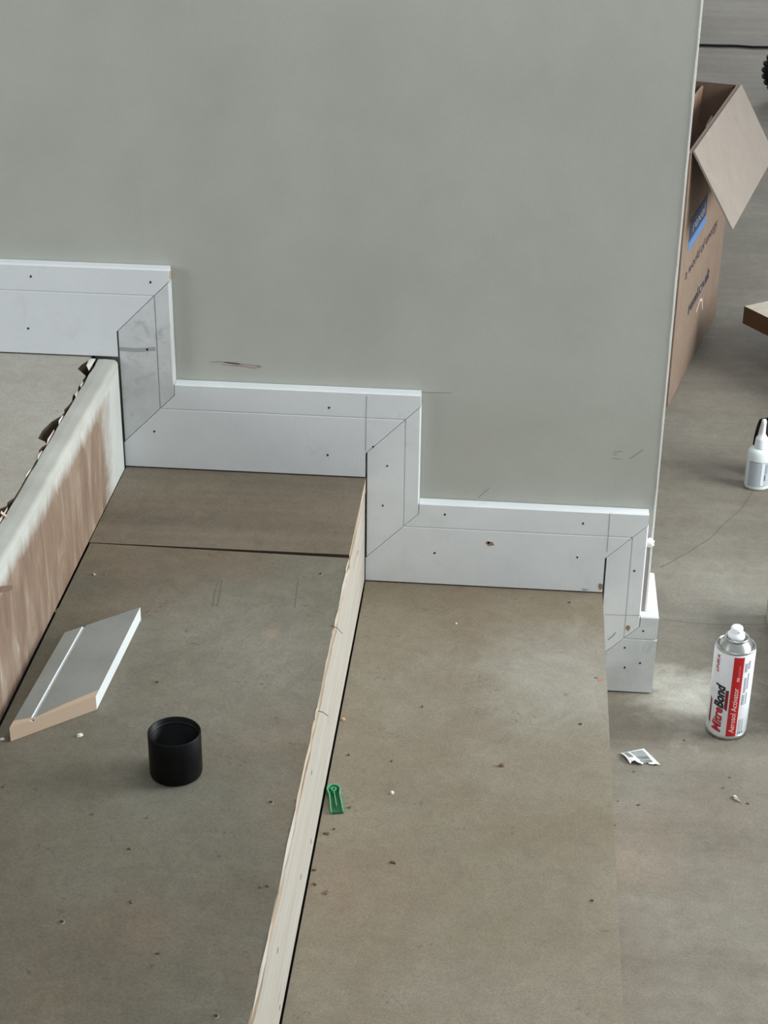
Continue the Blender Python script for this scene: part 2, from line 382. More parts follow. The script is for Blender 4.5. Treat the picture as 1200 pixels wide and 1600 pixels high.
# nail holes, pencil lines and stains are sub-parts of the boards they sit on
def dots(parent, pts, r=0.0016):
    for i, (a, b) in enumerate(pts):
        bm = nbm(); blot(bm, ony(a, b, -T), DN, (0, 0, 1), r, r * 1.2, 8, 0.2, 0.0003, i); obj('nail_hole', bm, M_fillh, parent)
dots(s_top, [(48, 432), (235, 441), (44, 513)]); dots(s_mid, [(514, 637), (512, 711), (241, 674)])
dots(u1, [(230, 546)]); dots(u2, [(605, 728), (598, 790), (583, 698)], 0.0014); dots(s_low, [(695, 804), (911, 818), (679, 864), (902, 871)])
dots(u3, [(991, 892)]); dots(s_bot, [(976, 1012), (976, 1043), (1000, 1036), (1005, 986)])
def line(parent, pts, wd=0.0007, mat=None):
    bm = nbm(); strip(bm, [ony(a, b, -T) for a, b in pts], DN, wd); obj('pencil_line', bm, mat or M_pencil, parent)
line(s_mid, [(573, 619), (572, 650), (571.5, 705)]); line(s_low, [(953, 802), (951, 830), (948.5, 862)]); line(u3, [(946, 960), (970, 961), (1001, 961.5)], 0.0005)
line(u1, [(187, 545), (215, 547), (243, 545)], 0.006, plain('smudge', (158, 160, 158), 0.6))
line(u3, [(950, 1000), (957, 994), (962, 988)], 0.0012)
def stain(parent, a, b, ra, rb, mat, seed, name='stain'):
    bm = nbm(); blot(bm, ony(a, b, -T), DN, (0, 0, 1), ra, rb, 16, 0.3, 0.0003, seed); obj(name, bm, mat, parent)
stain(s_low, 766, 849.5, 0.0058, 0.0045, M_glue, 4, 'filled_hole'); stain(s_low, 763.5, 848, 0.0018, 0.0018, M_fillh, 5, 'filled_hole')
stain(s_low, 938.5, 916, 0.0034, 0.0055, M_glue, 6); stain(s_low, 914, 921, 0.0045, 0.002, plain('grey_smudge', (170, 168, 160), 0.7), 8)
stain(u3, 981, 981, 0.004, 0.005, M_glue, 7)
bm = nbm(); blot(bm, (X[0] + W - g0 + 0.0002, -T * 0.5, Z[0] + H - 0.011), (1, 0, 0), (0, 0, 1), 0.0075, 0.006, 12, 0.15, 0.0003, 3); obj('bare_corner', bm, M_mdf, s_top, 'bare brown corner where paint has chipped')

# ------------------------------------------------------------------ staircase
st = empty('staircase', (0, 0, 0), 'unfinished boarded stairs with dusty treads and bare risers', 'stairs')
GAP = 0.0012
# dark carcass under the boards
bm = nbm(); CP = [(-2.2, 0), (-2.2, Z[0] - 0.022), (-0.036, Z[0] - 0.022), (-0.036, Z[1] - 0.024), (G - 0.016, Z[1] - 0.024), (G - 0.016, Z[2] - 0.020), (2 * G - 0.016, Z[2] - 0.020), (2 * G - 0.016, 0)]
prism(bm, [(x, YF + 0.02, z) for x, z in CP], (0, -YF - 0.021, 0)); obj('carcass', bm, M_dark, st)
def slab(name, outline, z0, z1, mat, label=None, edge=None):
    bm = nbm(); prism(bm, [(x, y, z0) for x, y in outline], (0, 0, z1 - z0))
    if edge:
        bmesh.ops.recalc_face_normals(bm, faces=bm.faces)
        for f in bm.faces:
            if abs(f.normal.z) < 0.5: f.material_index = 1 if f.normal.x > 0.5 else 2
    return obj(name, bm, [mat, edge, M_tear] if edge else mat, st, label)
# landing with a torn front edge
torn = [(-0.0395, -0.006), (-0.041, -0.030), (-0.0475, -0.050), (-0.0490, -0.064), (-0.040, -0.076), (-0.0315, -0.088), (-0.0325, -0.100), (-0.0308, -0.112), (-0.0328, -0.126), (-0.0306, -0.140), (-0.0332, -0.156), (-0.0318, -0.166),
        (-0.0300, -0.174), (-0.0308, -0.188), (-0.0335, -0.204), (-0.0308, -0.214), (-0.0325, -0.226), (-0.0405, -0.244), (-0.0455, -0.272), (-0.0450, -0.298), (-0.0330, -0.307), (-0.0298, -0.314),
        (-0.0330, -0.322), (-0.0345, -0.334), (-0.0298, -0.344), (-0.0304, -0.368), (-0.0295, -0.390), (-0.0302, -0.410), (-0.0296, -0.440), (-0.0300, -0.468), (-0.0345, -0.480), (-0.0330, -0.490), (-0.0400, -0.500), (-0.0445, -0.520), (-0.040, -0.545), (-0.030, -0.556), (-0.0296, YF)]
landing = slab('tread', [(-2.2, -0.0005), (-0.0395, -0.0005)] + torn + [(-2.2, YF)], Z[0] - 0.020, Z[0], M_landing, 'top landing board with a torn splintered edge', M_tear)
# slivers of torn veneer standing along the joint
rnd = random.Random(11)
for i, (y, ln_, wd, lift) in enumerate(((-0.044, 0.046, 0.011, 0.004), (-0.118, 0.02, 0.003, 0.002), (-0.150, 0.022, 0.003, 0.002), (-0.236, 0.03, 0.003, 0.002), (-0.290, 0.05, 0.003, 0.002), (-0.345, 0.028, 0.003, 0.0015), (-0.40, 0.03, 0.002, 0.001), (-0.515, 0.05, 0.003, 0.002))):
    bm = nbm(); x = -0.0365 if i == 0 else -0.0305; a = rnd.uniform(-0.0015, 0.0015)
    prism(bm, [(x - wd / 2 + a, y + ln_ / 2, Z[0] - 0.002), (x + wd / 2, y + ln_ * 0.3, Z[0] + lift * 0.4), (x + wd * 0.4 + a, y - ln_ / 2, Z[0] - 0.001), (x - wd * 0.2, y - ln_ * 0.2, Z[0] + lift * 0.2)], (0, 0, 0.0009))
    obj('splinter', bm, plain('torn_veneer_%d' % i, (206, 194, 178) if i % 3 else (220, 218, 208), 0.8), landing)
bm = nbm(); prism(bm, [onz(2, 799, Z[0] + 0.004), onz(10, 806, Z[0] + 0.001), onz(11, 809, Z[0] + 0.001), onz(1, 803, Z[0] + 0.004)], (0, 0, 0.001)); obj('splinter', bm, plain('pink_sliver', (214, 186, 170), 0.8), landing)
# upper riser: rounded plaster-smeared board
bm = nbm(); prof = [(-0.0285, Z[1]), (0.0, Z[1])] + [(-0.007 + 0.007 * math.cos(a), Z[0] - 0.008 + 0.007 * math.sin(a)) for a in [math.pi / 2 * k / 6 for k in range(7)]] + [(-0.018, Z[0] - 0.0004), (-0.0285, Z[0] - 0.001)]
ys = [YF + 0.0 + (-0.0245 - YF) * k / 60 for k in range(61)]; rings = []
rnd = random.Random(5)
for y in ys:
    j = rnd.uniform(-0.0012, 0.0012)
    rings.append([bm.verts.new((x, y, z + (j if z > Z[0] - 0.012 else 0))) for x, z in prof])
for a, b in zip(rings, rings[1:]):
    for k in range(len(prof)): bm.faces.new((a[k], a[(k + 1) % len(prof)], b[(k + 1) % len(prof)], b[k]))
bm.faces.new(rings[0]); bm.faces.new(rings[-1][::-1])
# object coordinates of this mesh must stay in world metres for its smear pattern
riser1 = obj('riser', bm, M_riser, st, 'brown upper riser smeared with pale plaster')
bm = nbm(); mk = [onx(a, b, 0.0) for a, b in ((0, 916), (18, 914), (20, 918), (16, 923), (0, 926))]; prism(bm, mk, (0.0004, 0, 0)); obj('stain', bm, plain('dark_mark', (112, 88, 76), 0.8), riser1)
bm = nbm(); strip(bm, [onx(91, 952, 0.0004), onx(86, 957, 0.0004)], (1, 0, 0), 0.004); obj('chip_mark', bm, plain('pale_chip', (196, 180, 160), 0.8), riser1)
# middle tread: two boards with an opening wedge seam
slab('tread', [(0.0012, -0.0005), (G, -0.0005), (G, -0.2530), (0.0012, -0.2555)], Z[1] - 0.0225, Z[1], M_tread_far, 'bare tan board at the back of the middle tread', M_edge)
rnd = random.Random(2); jag = []
y = -0.2612
while y > YF:
    jag.append((G + rnd.uniform(-0.0016, 0.0006), y)); y -= rnd.uniform(0.008, 0.03)
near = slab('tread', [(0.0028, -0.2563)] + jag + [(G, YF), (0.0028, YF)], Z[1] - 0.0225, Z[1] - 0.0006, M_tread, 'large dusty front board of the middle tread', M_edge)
# lower riser: raw pine face with a dark gap above and below
bm = nbm(); box(bm, G - 0.0155, G - 0.0006, YF, -0.0215, Z[2] + 0.0035, Z[1] - 0.0235, 0.0008)
riser2 = obj('riser', bm, M_pine, st, 'raw pale pine riser with splintered top edge')
for i, (a, b, q) in enumerate(((560, 862, 0.006), (559, 866, 0.004), (487, 1207, 0.008), (470, 1370, 0.008), (434, 1485, 0.008), (437, 1574, 0.006), (486, 1315, 0.008))):
    bm = nbm(); P = onx(a, b, G - 0.0004); strip(bm, [P + Vector((0, q / 2, 0.0006)), P, P - Vector((0, q / 2, 0.001))], (1, 0, 0), [0.0006, 0.0018, 0.0004]); obj('knot_mark', bm, M_crumb, riser2)
for i, (y, q, zz) in enumerate(((-0.40, 0.05, 0.0), (-0.62, 0.03, 0), (-0.28, 0.12, 0), (-0.80, 0.16, 0), (-1.0, 0.14, 0), (-1.2, 0.12, 0))):
    bm = nbm(); prism(bm, [(G + 0.0004, y, Z[1] - 0.001), (G + 0.0022, y - q * 0.4, Z[1] - 0.004), (G + 0.0004, y - q, Z[1] - 0.002), (G - 0.001, y - q * 0.5, Z[1] - 0.0012)], (0.0002, 0, 0.0012)); obj('splinter', bm, M_pine, near)
for (a, b), (c_, d_) in (((519, 977), (535, 990)), ((497, 1111), (513, 1119))):
    bm = nbm(); p0 = onz(a, b, Z[1]); p1 = onz(c_, d_, Z[1] - 0.004); p1.x = max(p1.x, G + 0.004); tube(bm, [p0, (p0 + p1) / 2 + Vector((0, 0, 0.002)), p1], 0.0006, 6); obj('splinter', bm, plain('hair_splinter', (150, 120, 98), 0.8), near)
# lower tread and last riser
low = slab('tread', [(G + 0.0004, -0.0005), (2 * G, -0.0005), (2 * G, YF), (G + 0.0014, YF), (G + 0.0016, -0.3), (G + 0.0014, -0.07)], Z[2] - 0.018, Z[2], M_tread_low, 'pale dusty board of the lower tread', M_edge)
bm = nbm(); box(bm, 2 * G - 0.0155, 2 * G - 0.0008, YF, -0.0215, 0.0005, Z[2] - 0.0185); obj('riser', bm, M_pine, st, 'raw last riser down to the floor')
# screws sunk into the treads
def screws(parent, pts, z):
    for a, b in pts:
        c = onz(a, b, z); bm = nbm()
        lathe(bm, [(0, 0.0005), (0.0014, 0.0005), (0.0024, 0.0007), (0.0034, 0.0003), (0.0035, 0.0)], c, 14, [1, 1, 0, 0]); obj('screw_head', bm, [M_steel, M_fillh], parent, smooth=False)
screws(near, [(423, 1254), (96, 1441), (337, 1588), (501, 897)], Z[1] - 0.0006); screws(low, [(890, 942), (907, 1132), (925, 1408)], Z[2])
def blotz(parent, a, b, z, ra, rb, mat, seed, name='stain'):
    bm = nbm(); blot(bm, onz(a, b, z), (0, 0, 1), (0, 1, 0), ra, rb, 16, 0.35, 0.0003, seed); return obj(name, bm, mat, parent)
blotz(low, 938, 1062, Z[2], 0.0055, 0.005, M_pink, 1); blotz(low, 931, 1059, Z[2], 0.002, 0.0018, M_crumb, 2); blotz(low, 933, 1017, Z[2], 0.0018, 0.008, plain('grey_scuff', (140, 136, 126), 0.8), 3)
scuff = plain('scuff', (102, 97, 86), 0.85)
for q in ([(333, 948), (336, 925), (343, 905)], [(339, 948), (344, 928), (347, 906)], [(461, 950), (464, 925), (467, 905)]):
    bm = nbm(); strip(bm, [onz(a, b, Z[1] - 0.0006) for a, b in q], (0, 0, 1), 0.0009); obj('scratch', bm, scuff, near)

# ------------------------------------------------------------------ skirting offcut lying on the middle tread
zt = Z[1] - 0.0006
off = empty('skirting_offcut', (0.07, -0.59, zt), 'grooved white skirting offcut with raw brown cut end on the tread', 'offcut')
A, B_, C_, D_ = Vector((0.0343, -0.5196, 0)), Vector((0.1141, -0.4497, 0)), Vector((0.105, -0.6554, 0)), Vector((0.023, -0.7284, 0))
def lerp(p, q, t): return p + (q - p) * t
us = [0, 0.225, 0.262, 0.275, 0.278, 0.97, 1.0]; zs = [T, T, T - 0.0028, T - 0.0028, T, T, T]
bm = nbm(); rows = []
for u, z in zip(us, zs):
    far, nr = lerp(A, B_, u), lerp(D_, C_, u)
    rows.append([bm.verts.new(p + Vector((0, 0, zt + h))) for p, h in ((far, z), (nr, z), (far, 0.0004), (nr, 0.0004))])
for i_, (a, b) in enumerate(zip(rows, rows[1:])):
    bm.faces.new((a[0], a[1], b[1], b[0])).material_index = 2 if i_ == 1 else 0; bm.faces.new((a[2], b[2], b[3], a[3])); bm.faces.new((a[0], b[0], b[2], a[2])).material_index = 1; bm.faces.new((a[1], a[3], b[3], b[1])).material_index = 1
bm.faces.new((rows[0][0], rows[0][2], rows[0][3], rows[0][1])); bm.faces.new((rows[-1][0], rows[-1][1], rows[-1][3], rows[-1][2]))
bm.faces.ensure_lookup_table()
bm.faces[-1].material_index = 2
obj('board', bm, [painted('dusty_offcut', (142, 143, 138), (130, 131, 126), 0.6, 16, 500, 0.6, dirt=0.3), M_mdf, M_skirt], off)
# raw dusty band worn along the near cut
bm = nbm(); prism(bm, [lerp(D_, C_, u) + lerp(A - D_, B_ - C_, u) * k + Vector((0, 0, zt + T)) for u, k in ((0.0, 0.0), (0.30, 0.0), (1.0, 0.0), (1.0, 0.07), (0.62, 0.05), (0.30, 0.015), (0.0, 0.07))], (0, 0, 0.0003)); obj('cut_edge', bm, M_mdf, off, 'raw brown cut edge')

# ------------------------------------------------------------------ black spray can cap on the middle tread
cc = Vector((0.2204, -0.7665, zt)); rc = 0.0292; hc = 0.0545
def cap_mat():
    m, N, L, b = new_mat('scuffed_black_plastic'); tc = N.new('ShaderNodeTexCoord'); V = tc.outputs['Object']
    g = noise(N, L, V, 60, 5, 0.7, 1.0); c = ramp(N, L, g, [(0.5, (3, 4, 5)), (0.78, (20, 22, 23))]); b.inputs['Specular IOR Level'].default_value = 0.18; L.new(c, b.inputs['Base Color']); b.inputs['Roughness'].default_value = 0.45; return m
M_cap = cap_mat()
cap = empty('spray_can_cap', cc, 'empty black plastic spray can cap standing open on the tread', 'cap')
bm = nbm(); lathe(bm, [(0, 0.0005), (rc - 0.003, 0), (rc - 0.0008, 0.0012), (rc, 0.004), (rc, hc - 0.001), (rc - 0.0008, hc), (rc - 0.0018, hc - 0.0006), (rc - 0.0022, 0.004), (0, 0.0035)], cc, 64); obj('shell', bm, M_cap, cap, smooth=True)
bm = nbm(); lathe(bm, [(rc - 0.002, hc - 0.009), (rc - 0.0032, hc - 0.0082), (rc - 0.0034, hc - 0.0072), (rc - 0.002, hc - 0.0062)], cc, 64); obj('inner_rim', bm, M_black, cap, smooth=True)

# ------------------------------------------------------------------ green plastic clip on the lower tread
p0 = onz(521.5, 1240, Z[2]); p1 = onz(527, 1272, Z[2]); ax = (p1 - p0).normalized(); sd = Vector((-ax.y, ax.x, 0)); Lc = (p1 - p0).length
clip = empty('plastic_clip', p0, 'small translucent green plastic clip beside the pine riser', 'clip')
M_green = plain('green_plastic', (22, 100, 58), 0.35); M_green2 = plain('green_plastic_edge', (96, 176, 128), 0.35)
for m_ in (M_green, M_green2): m_.node_tree.nodes['Principled BSDF'].inputs['Transmission Weight'].default_value = 0.15
def P(u, v, z): return p0 + ax * u + sd * v + Vector((0, 0, z))
out = [(0.0085 * -math.cos(a), 0.0082 * math.sin(a)) for a in [-math.pi / 2 + math.pi * k / 12 for k in range(13)]]
outl = [(u, v) for u, v in out]; hw = 0.0064
outl += [(0.010, hw + 0.0003), (Lc, hw + 0.0014), (Lc, -hw - 0.0014), (0.010, -hw - 0.0003)]
bm = nbm(); prism(bm, [P(u, v, 0.0003) for u, v in outl], (0, 0, 0.002)); obj('plate', bm, M_green, clip)
bm = nbm(); path = [(Lc, -hw - 0.001), (0.010, -hw)] + out + [(0.010, hw), (Lc, hw + 0.001)]
pp = [P(u, v, 0) for u, v in path]; rows = []
for i, q in enumerate(pp):
    t_ = (pp[min(i + 1, len(pp) - 1)] - pp[max(i - 1, 0)]).normalized(); s_ = Vector((-t_.y, t_.x, 0)); hh = 0.0085 if i not in (0, len(pp) - 1) else 0.004
    rows.append([bm.verts.new(q + s_ * 0.0008), bm.verts.new(q - s_ * 0.0008), bm.verts.new(q - s_ * 0.0008 + Vector((0, 0, hh))), bm.verts.new(q + s_ * 0.0008 + Vector((0, 0, hh)))])
for a, b in zip(rows, rows[1:]):
    for k in range(4): bm.faces.new((a[k], a[(k + 1) % 4], b[(k + 1) % 4], b[k]))
bm.faces.new(rows[0]); bm.faces.new(rows[-1][::-1]); obj('rim', bm, M_green2, clip)
bm = nbm(); lathe(bm, [(0.0022, 0.001), (0.0022, 0.0078), (0.0036, 0.0078), (0.0036, 0.001)], P(0.0, 0, 0), 20); obj('ring', bm, M_green2, clip)
bm = nbm(); prism(bm, [P(0.0034, -0.0006, 0.002), P(0.0034, 0.0006, 0.002), P(Lc * 0.8, 0.0006, 0.002), P(Lc * 0.8, -0.0006, 0.002)], (0, 0, 0.0052)); obj('rib', bm, M_green2, clip)

# ------------------------------------------------------------------ aerosol can on the floor
ca = Vector((0.9145, -0.1035, 0)); ra = 0.0300
can = empty('aerosol_can', ca, 'white and red aerosol can with white nozzle on the floor', 'can')
M_canw = plain('can_white', (226, 230, 236), 0.28); M_canred = plain('can_red', (188, 30, 38), 0.3); M_candk = plain('can_dark_red', (128, 28, 36), 0.35)
M_tin = plain('tinplate', (170, 172, 168), 0.28, 0.9); M_tindk = plain('tin_shadow', (60, 60, 58), 0.4, 0.8); M_canblk = plain('can_black', (24, 26, 34), 0.35); M_canlt = plain('can_grey_print', (168, 172, 184), 0.4); M_wtxt = plain('can_white_text', (240, 224, 222), 0.35); M_ctxt = plain('can_red_text', (176, 34, 46), 0.35)
bm = nbm(); lathe(bm, [(ra - 0.0004, 0.0065), (ra, 0.0075), (ra, 0.144), (ra - 0.0012, 0.1475)], ca, 96); obj('body', bm, M_canw, can, smooth=True)
bm = nbm(); lathe(bm, [(0, 0.003), (ra - 0.004, 0.0025), (ra - 0.0022, 0), (ra + 0.0002, 0.0006), (ra + 0.0005, 0.003), (ra + 0.0003, 0.0068), (ra - 0.0006, 0.0072)], ca, 96); obj('base_rim', bm, M_tin, can, 'tinplate base rim', True)
bm = nbm(); lathe(bm, [(ra - 0.0014, 0.1472), (ra - 0.0004, 0.1490), (ra - 0.0008, 0.1510), (ra - 0.0026, 0.1512), (ra - 0.0034, 0.1490), (ra - 0.0040, 0.1478), (ra - 0.0055, 0.150), (ra - 0.0095, 0.1565), (0.0172, 0.1602)], ca, 96); obj('shoulder', bm, M_tin, can, 'shiny tinplate shoulder', True)
bm = nbm(); lathe(bm, [(0.0172, 0.1600), (0.0182, 0.1612), (0.0184, 0.1632), (0.0172, 0.1646), (0.0156, 0.1642), (0.0148, 0.1615), (0.0142, 0.160), (0, 0.160)], ca, 72); obj('valve_cup', bm, M_tin, can, smooth=True)
noz = obj('nozzle', lathe(nbm(), [(0.0, 0.1605), (0.0124, 0.1605), (0.0126, 0.1660), (0.0120, 0.1690), (0.0100, 0.1712), (0.0092, 0.1730), (0.0086, 0.1790), (0.0080, 0.1800), (0.0, 0.1792)], ca + Vector((-0.001, 0, 0)), 48), plain('nozzle_white', (236, 240, 242), 0.4), can, 'white spray nozzle', True)
bm = nbm(); lathe(bm, [(0, 0.0), (0.0013, 0.0), (0.0013, 0.0012), (0, 0.0012)], Vector((0, 0, 0)), 12)
bmesh.ops.rotate(bm, verts=bm.verts, matrix=Matrix.Rotation(math.pi / 2, 3, 'X')); bmesh.ops.translate(bm, verts=bm.verts, vec=ca + Vector((0.001, -0.0086, 0.1755))); obj('spray_hole', bm, plain('spray_hole', (196, 200, 204), 0.4), noz)
AZ = math.atan2(CAM.y - ca.y, CAM.x - ca.x)      # the label side faces the viewer
def on_can(ang, z, r): a = AZ + math.radians(ang); return ca + Vector((r * math.cos(a), r * math.sin(a), z))
def can_patch(name, a0, a1, z0, z1, mat, lift=0.00025, cut=0.0, parent=None, tip=0.0):
    bm = nbm(); n = max(3, int(abs(a1 - a0) / 4)); col = []
    for k in range(n + 1):
        t_ = k / n; a = a0 + (a1 - a0) * t_
        col.append([bm.verts.new(on_can(a, z, ra + l)) for z, l in ((z0 + cut * (1 - t_), 0.00002), (z0 + cut * (1 - t_), lift), (z1 - tip * t_, lift), (z1 - tip * t_, 0.00002))])
    for p, q in zip(col, col[1:]):
        for i in range(3): bm.faces.new((p[i], q[i], q[i + 1], p[i + 1]))
    return obj(name, bm, mat, parent or can)
band = can_patch('label_band', 1, 30, 0.0075, 0.1450, M_canred)
can_patch('label_edge', -1.2, 1, 0.0075, 0.1450, M_wtxt); can_patch('label_edge', 30, 32, 0.0075, 0.1450, M_wtxt)
can_patch('label_bar', -62, -54, 0.020, 0.066, M_candk, cut=0.004, tip=0.004); can_patch('label_bar', -12, -3, 0.051, 0.087, M_candk, cut=0.004)
def text_bm(txt, size, shear=0.0, offset=0.0, width=None, height=None):
    """font outline as a flat mesh, lower left corner at the origin, scaled to width x height"""
    cu = bpy.data.curves.new('t', 'FONT'); cu.body = txt; cu.size = size; cu.shear = shear; cu.offset = offset; cu.resolution_u = 3
    o = bpy.data.objects.new('t', cu); C.objects.link(o)
    dg = bpy.context.evaluated_depsgraph_get(); me = bpy.data.meshes.new_from_object(o.evaluated_get(dg))
    bm = nbm(); bm.from_mesh(me); bpy.data.objects.remove(o); bpy.data.curves.remove(cu); bpy.data.meshes.remove(me)
    x0 = min(v.co.x for v in bm.verts); x1 = max(v.co.x for v in bm.verts); y0 = min(v.co.y for v in bm.verts); y1 = max(v.co.y for v in bm.verts)
    for v in bm.verts: v.co = Vector(((v.co.x - x0) / (x1 - x0) * width, (v.co.y - y0) / (y1 - y0) * height, 0))
    return bm
def can_text(txt, z0, z1, a_base, a_top, mat, shear=0.0, offset=0.0, lift=0.0006, name='lettering'):
    """reads upwards: baseline at angle a_base, tops of the letters at a_top"""
    bm = text_bm(txt, 1, shear, offset, 1, 1)
    bmesh.ops.subdivide_edges(bm, edges=[e for e in bm.edges if e.calc_length() > 0.1], cuts=2); bmesh.ops.triangulate(bm, faces=bm.faces)
    for v in bm.verts: v.co = on_can(a_base + (a_top - a_base) * v.co.y, z0 + (z1 - z0) * v.co.x, ra + lift)
    return obj(name, bm, mat, can, recalc=False)
can_text('Mitre', 0.0125, 0.0545, -14, -44, M_ctxt, 0.2, 0.032)
can_text('Bond', 0.0545, 0.0950, -13, -44, M_canblk, 0.2, 0.045)
can_text('Aerosol Activator', 0.014, 0.093, 23, 8, M_wtxt, 0.1, 0.0)
can_text('UNIKA', 0.113, 0.142, -41, -52, M_ctxt, 0.25, 0.02)
can_patch('label_mark', 14, 22, 0.104, 0.111, plain('can_pink', (226, 150, 150), 0.4), 0.0005)
for z0, z1 in ((0.113, 0.1165), (0.1175, 0.121), (0.122, 0.1255), (0.1265, 0.130)): can_patch('label_mark', 17, 22, z0, z1, plain('can_pink_text', (206, 96, 100), 0.4), 0.0005)
for a0, a1, z0, z1 in ((36, 44, 0.119, 0.134), (47, 55, 0.123, 0.137), (39, 45, 0.083, 0.109), (49, 54, 0.088, 0.116), (37, 45, 0.062, 0.080), (50, 54, 0.062, 0.082)): can_patch('label_print', a0, a1, z0, z1, M_canlt, 0.0004)
for a0 in (36, 42, 49):
    can_patch('label_print', a0, a0 + 1.6, 0.016, 0.036, M_canlt, 0.0004); can_patch('label_print', a0, a0 + 2.6, 0.0115, 0.0142, M_canblk, 0.0004)

# ------------------------------------------------------------------ glue bottle on the floor
gb = onz(1182, 762, 0); gb.y += 0.004
bot = empty('glue_bottle', gb, 'white plastic glue bottle with pointed nozzle at the right edge', 'bottle')
M_pe = plain('milky_plastic', (226, 234, 234), 0.35); M_pe.node_tree.nodes['Principled BSDF'].inputs['Subsurface Weight'].default_value = 0.3; M_pe.node_tree.nodes['Principled BSDF'].inputs['Subsurface Radius'].default_value = (0.02, 0.02, 0.02)
rb = 0.0242
bm = nbm(); lathe(bm, [(0, 0.001), (rb - 0.004, 0), (rb - 0.0008, 0.002), (rb, 0.006), (rb, 0.066), (rb - 0.001, 0.076), (rb - 0.004, 0.082), (0.0130, 0.0850), (0.0125, 0.087), (0, 0.087)], gb, 48, sy=0.8); obj('body', bm, M_pe, bot, smooth=True)
bm = nbm(); lathe(bm, [(0.0132, 0.0852), (0.0130, 0.088), (0.0118, 0.102), (0.0112, 0.104), (0.0082, 0.1075), (0.0056, 0.112), (0.0050, 0.115), (0.0044, 0.130), (0.0046, 0.131), (0.0046, 0.138), (0.0036, 0.1415), (0, 0.1425)], gb, 40); obj('nozzle_cap', bm, M_white, bot, 'white tapered nozzle cap', True)
AZb = math.atan2(CAM.y - gb.y, CAM.x - gb.x)
def bot_patch(name, a0, a1, z0, z1, mat, l=0.0004):
    bm = nbm(); cols = []
    for k in range(17):
        a = AZb + math.radians(a0 + (a1 - a0) * k / 16); cols.append([bm.verts.new(gb + Vector(((rb + l) * math.cos(a), (0.8 * rb + l) * math.sin(a), z))) for z in (z0, z1)])
    for p, q in zip(cols, cols[1:]): bm.faces.new((p[0], q[0], q[1], p[1]))
    return obj(name, bm, mat, bot, smooth=True)
bot_patch('label', -44, 75, 0.009, 0.060, plain('bottle_label', (176, 184, 190), 0.45))
bot_patch('label_print', 16, 30, 0.012, 0.058, plain('bottle_label_white', (222, 228, 234), 0.4), 0.0007); bot_patch('label_print', 33, 46, 0.036, 0.056, plain('bottle_label_grey', (150, 158, 166), 0.45), 0.0007)
bot_patch('label_print', 30, 38, 0.022, 0.034, plain('bottle_label_dark', (92, 98, 112), 0.45), 0.0007); bot_patch('label_print', -38, 12, 0.0595, 0.0605, plain('bottle_label_line', (132, 140, 146), 0.45), 0.0007)

# black plastic tool standing just behind the bottle
yt = gb.y + 0.045; bt = ony(1212, 740, yt); bt.z = 0
tool = empty('black_tool', bt, 'black plastic tool half hidden behind the glue bottle', 'tool')
pl = ony(1195.5, 700, yt); ph_ = ony(1196, 647, yt)
bm = nbm(); box(bm, pl.x, pl.x + 0.07, yt - 0.018, yt + 0.018, 0, ph_.z, 0.004); obj('housing', bm, M_black, tool)
bm = nbm(); pth = [ony(a, b, yt) for a, b in ((1202, 655), (1194, 655), (1188.5, 657), (1186, 663), (1183, 673), (1180.5, 683), (1178, 700), (1176, 720), (1178, 735))] 
tube(bm, pth + [Vector((pth[-1].x + 0.008, yt, 0.012)), Vector((pl.x + 0.005, yt, 0.008))], 0.0032, 10); obj('handle', bm, M_black, tool, smooth=True)

# ------------------------------------------------------------------ torn printed label on the floor
lb = onz(1000, 1186, 0); lab = empty('torn_label', lb, 'crumpled torn white label with grey print on the floor', 'label')
q = [onz(a, b, 0) for a, b in ((969, 1178), (1006, 1170.5), (1032, 1197), (985, 1196))]
def quadpt(u, v, lift=0.0):
    p = (q[0] * (1 - u) + q[1] * u) * (1 - v) + (q[3] * (1 - u) + q[2] * u) * v
    z = 0.0012 + 0.0035 * math.sin(v * math.pi) * (1 - u) + 0.0030 * (1 - abs(u - 0.3) * 2) * v * (u < 0.8) + 0.002 * math.sin(u * 9) * v + lift
    return Vector((p.x, p.y, max(z, 0.0008)))
def sheet(name, u0, u1, v0, v1, mat, lift, nu=12, nv=8, jag=0):
    bm = nbm(); rnd = random.Random(4)
    def pt(u, v):
        if jag and v >= v1 - 1e-6: v = v - 0.22 * max(0, math.sin(u * 14)) * (u < 0.75) - rnd.uniform(0, 0.05)
        return quadpt(u, v, lift)
    g = [[bm.verts.new(pt(u0 + (u1 - u0) * i / nu, v0 + (v1 - v0) * j / nv)) for i in range(nu + 1)] for j in range(nv + 1)]
    for j in range(nv):
        for i in range(nu): bm.faces.new((g[j][i], g[j][i + 1], g[j + 1][i + 1], g[j + 1][i]))
    return obj(name, bm, mat, lab, smooth=True)
sheet('paper', 0, 1, 0, 1, plain('label_paper', (222, 226, 226), 0.4), 0, jag=1)
sheet('print', 0.40, 0.88, 0.08, 0.42, plain('print_grey', (140, 148, 148), 0.5), 0.0006, 6, 4); sheet('print', 0.40, 0.84, 0.46, 0.66, plain('print_dark', (112, 112, 112), 0.5), 0.0006, 6, 4)
sheet('print', 0.42, 0.82, 0.70, 0.86, plain('print_mid', (124, 128, 130), 0.5), 0.0006, 6, 4); sheet('print', 0.10, 0.26, 0.10, 0.62, plain('print_brown', (128, 124, 122), 0.5), 0.0006, 4, 6)

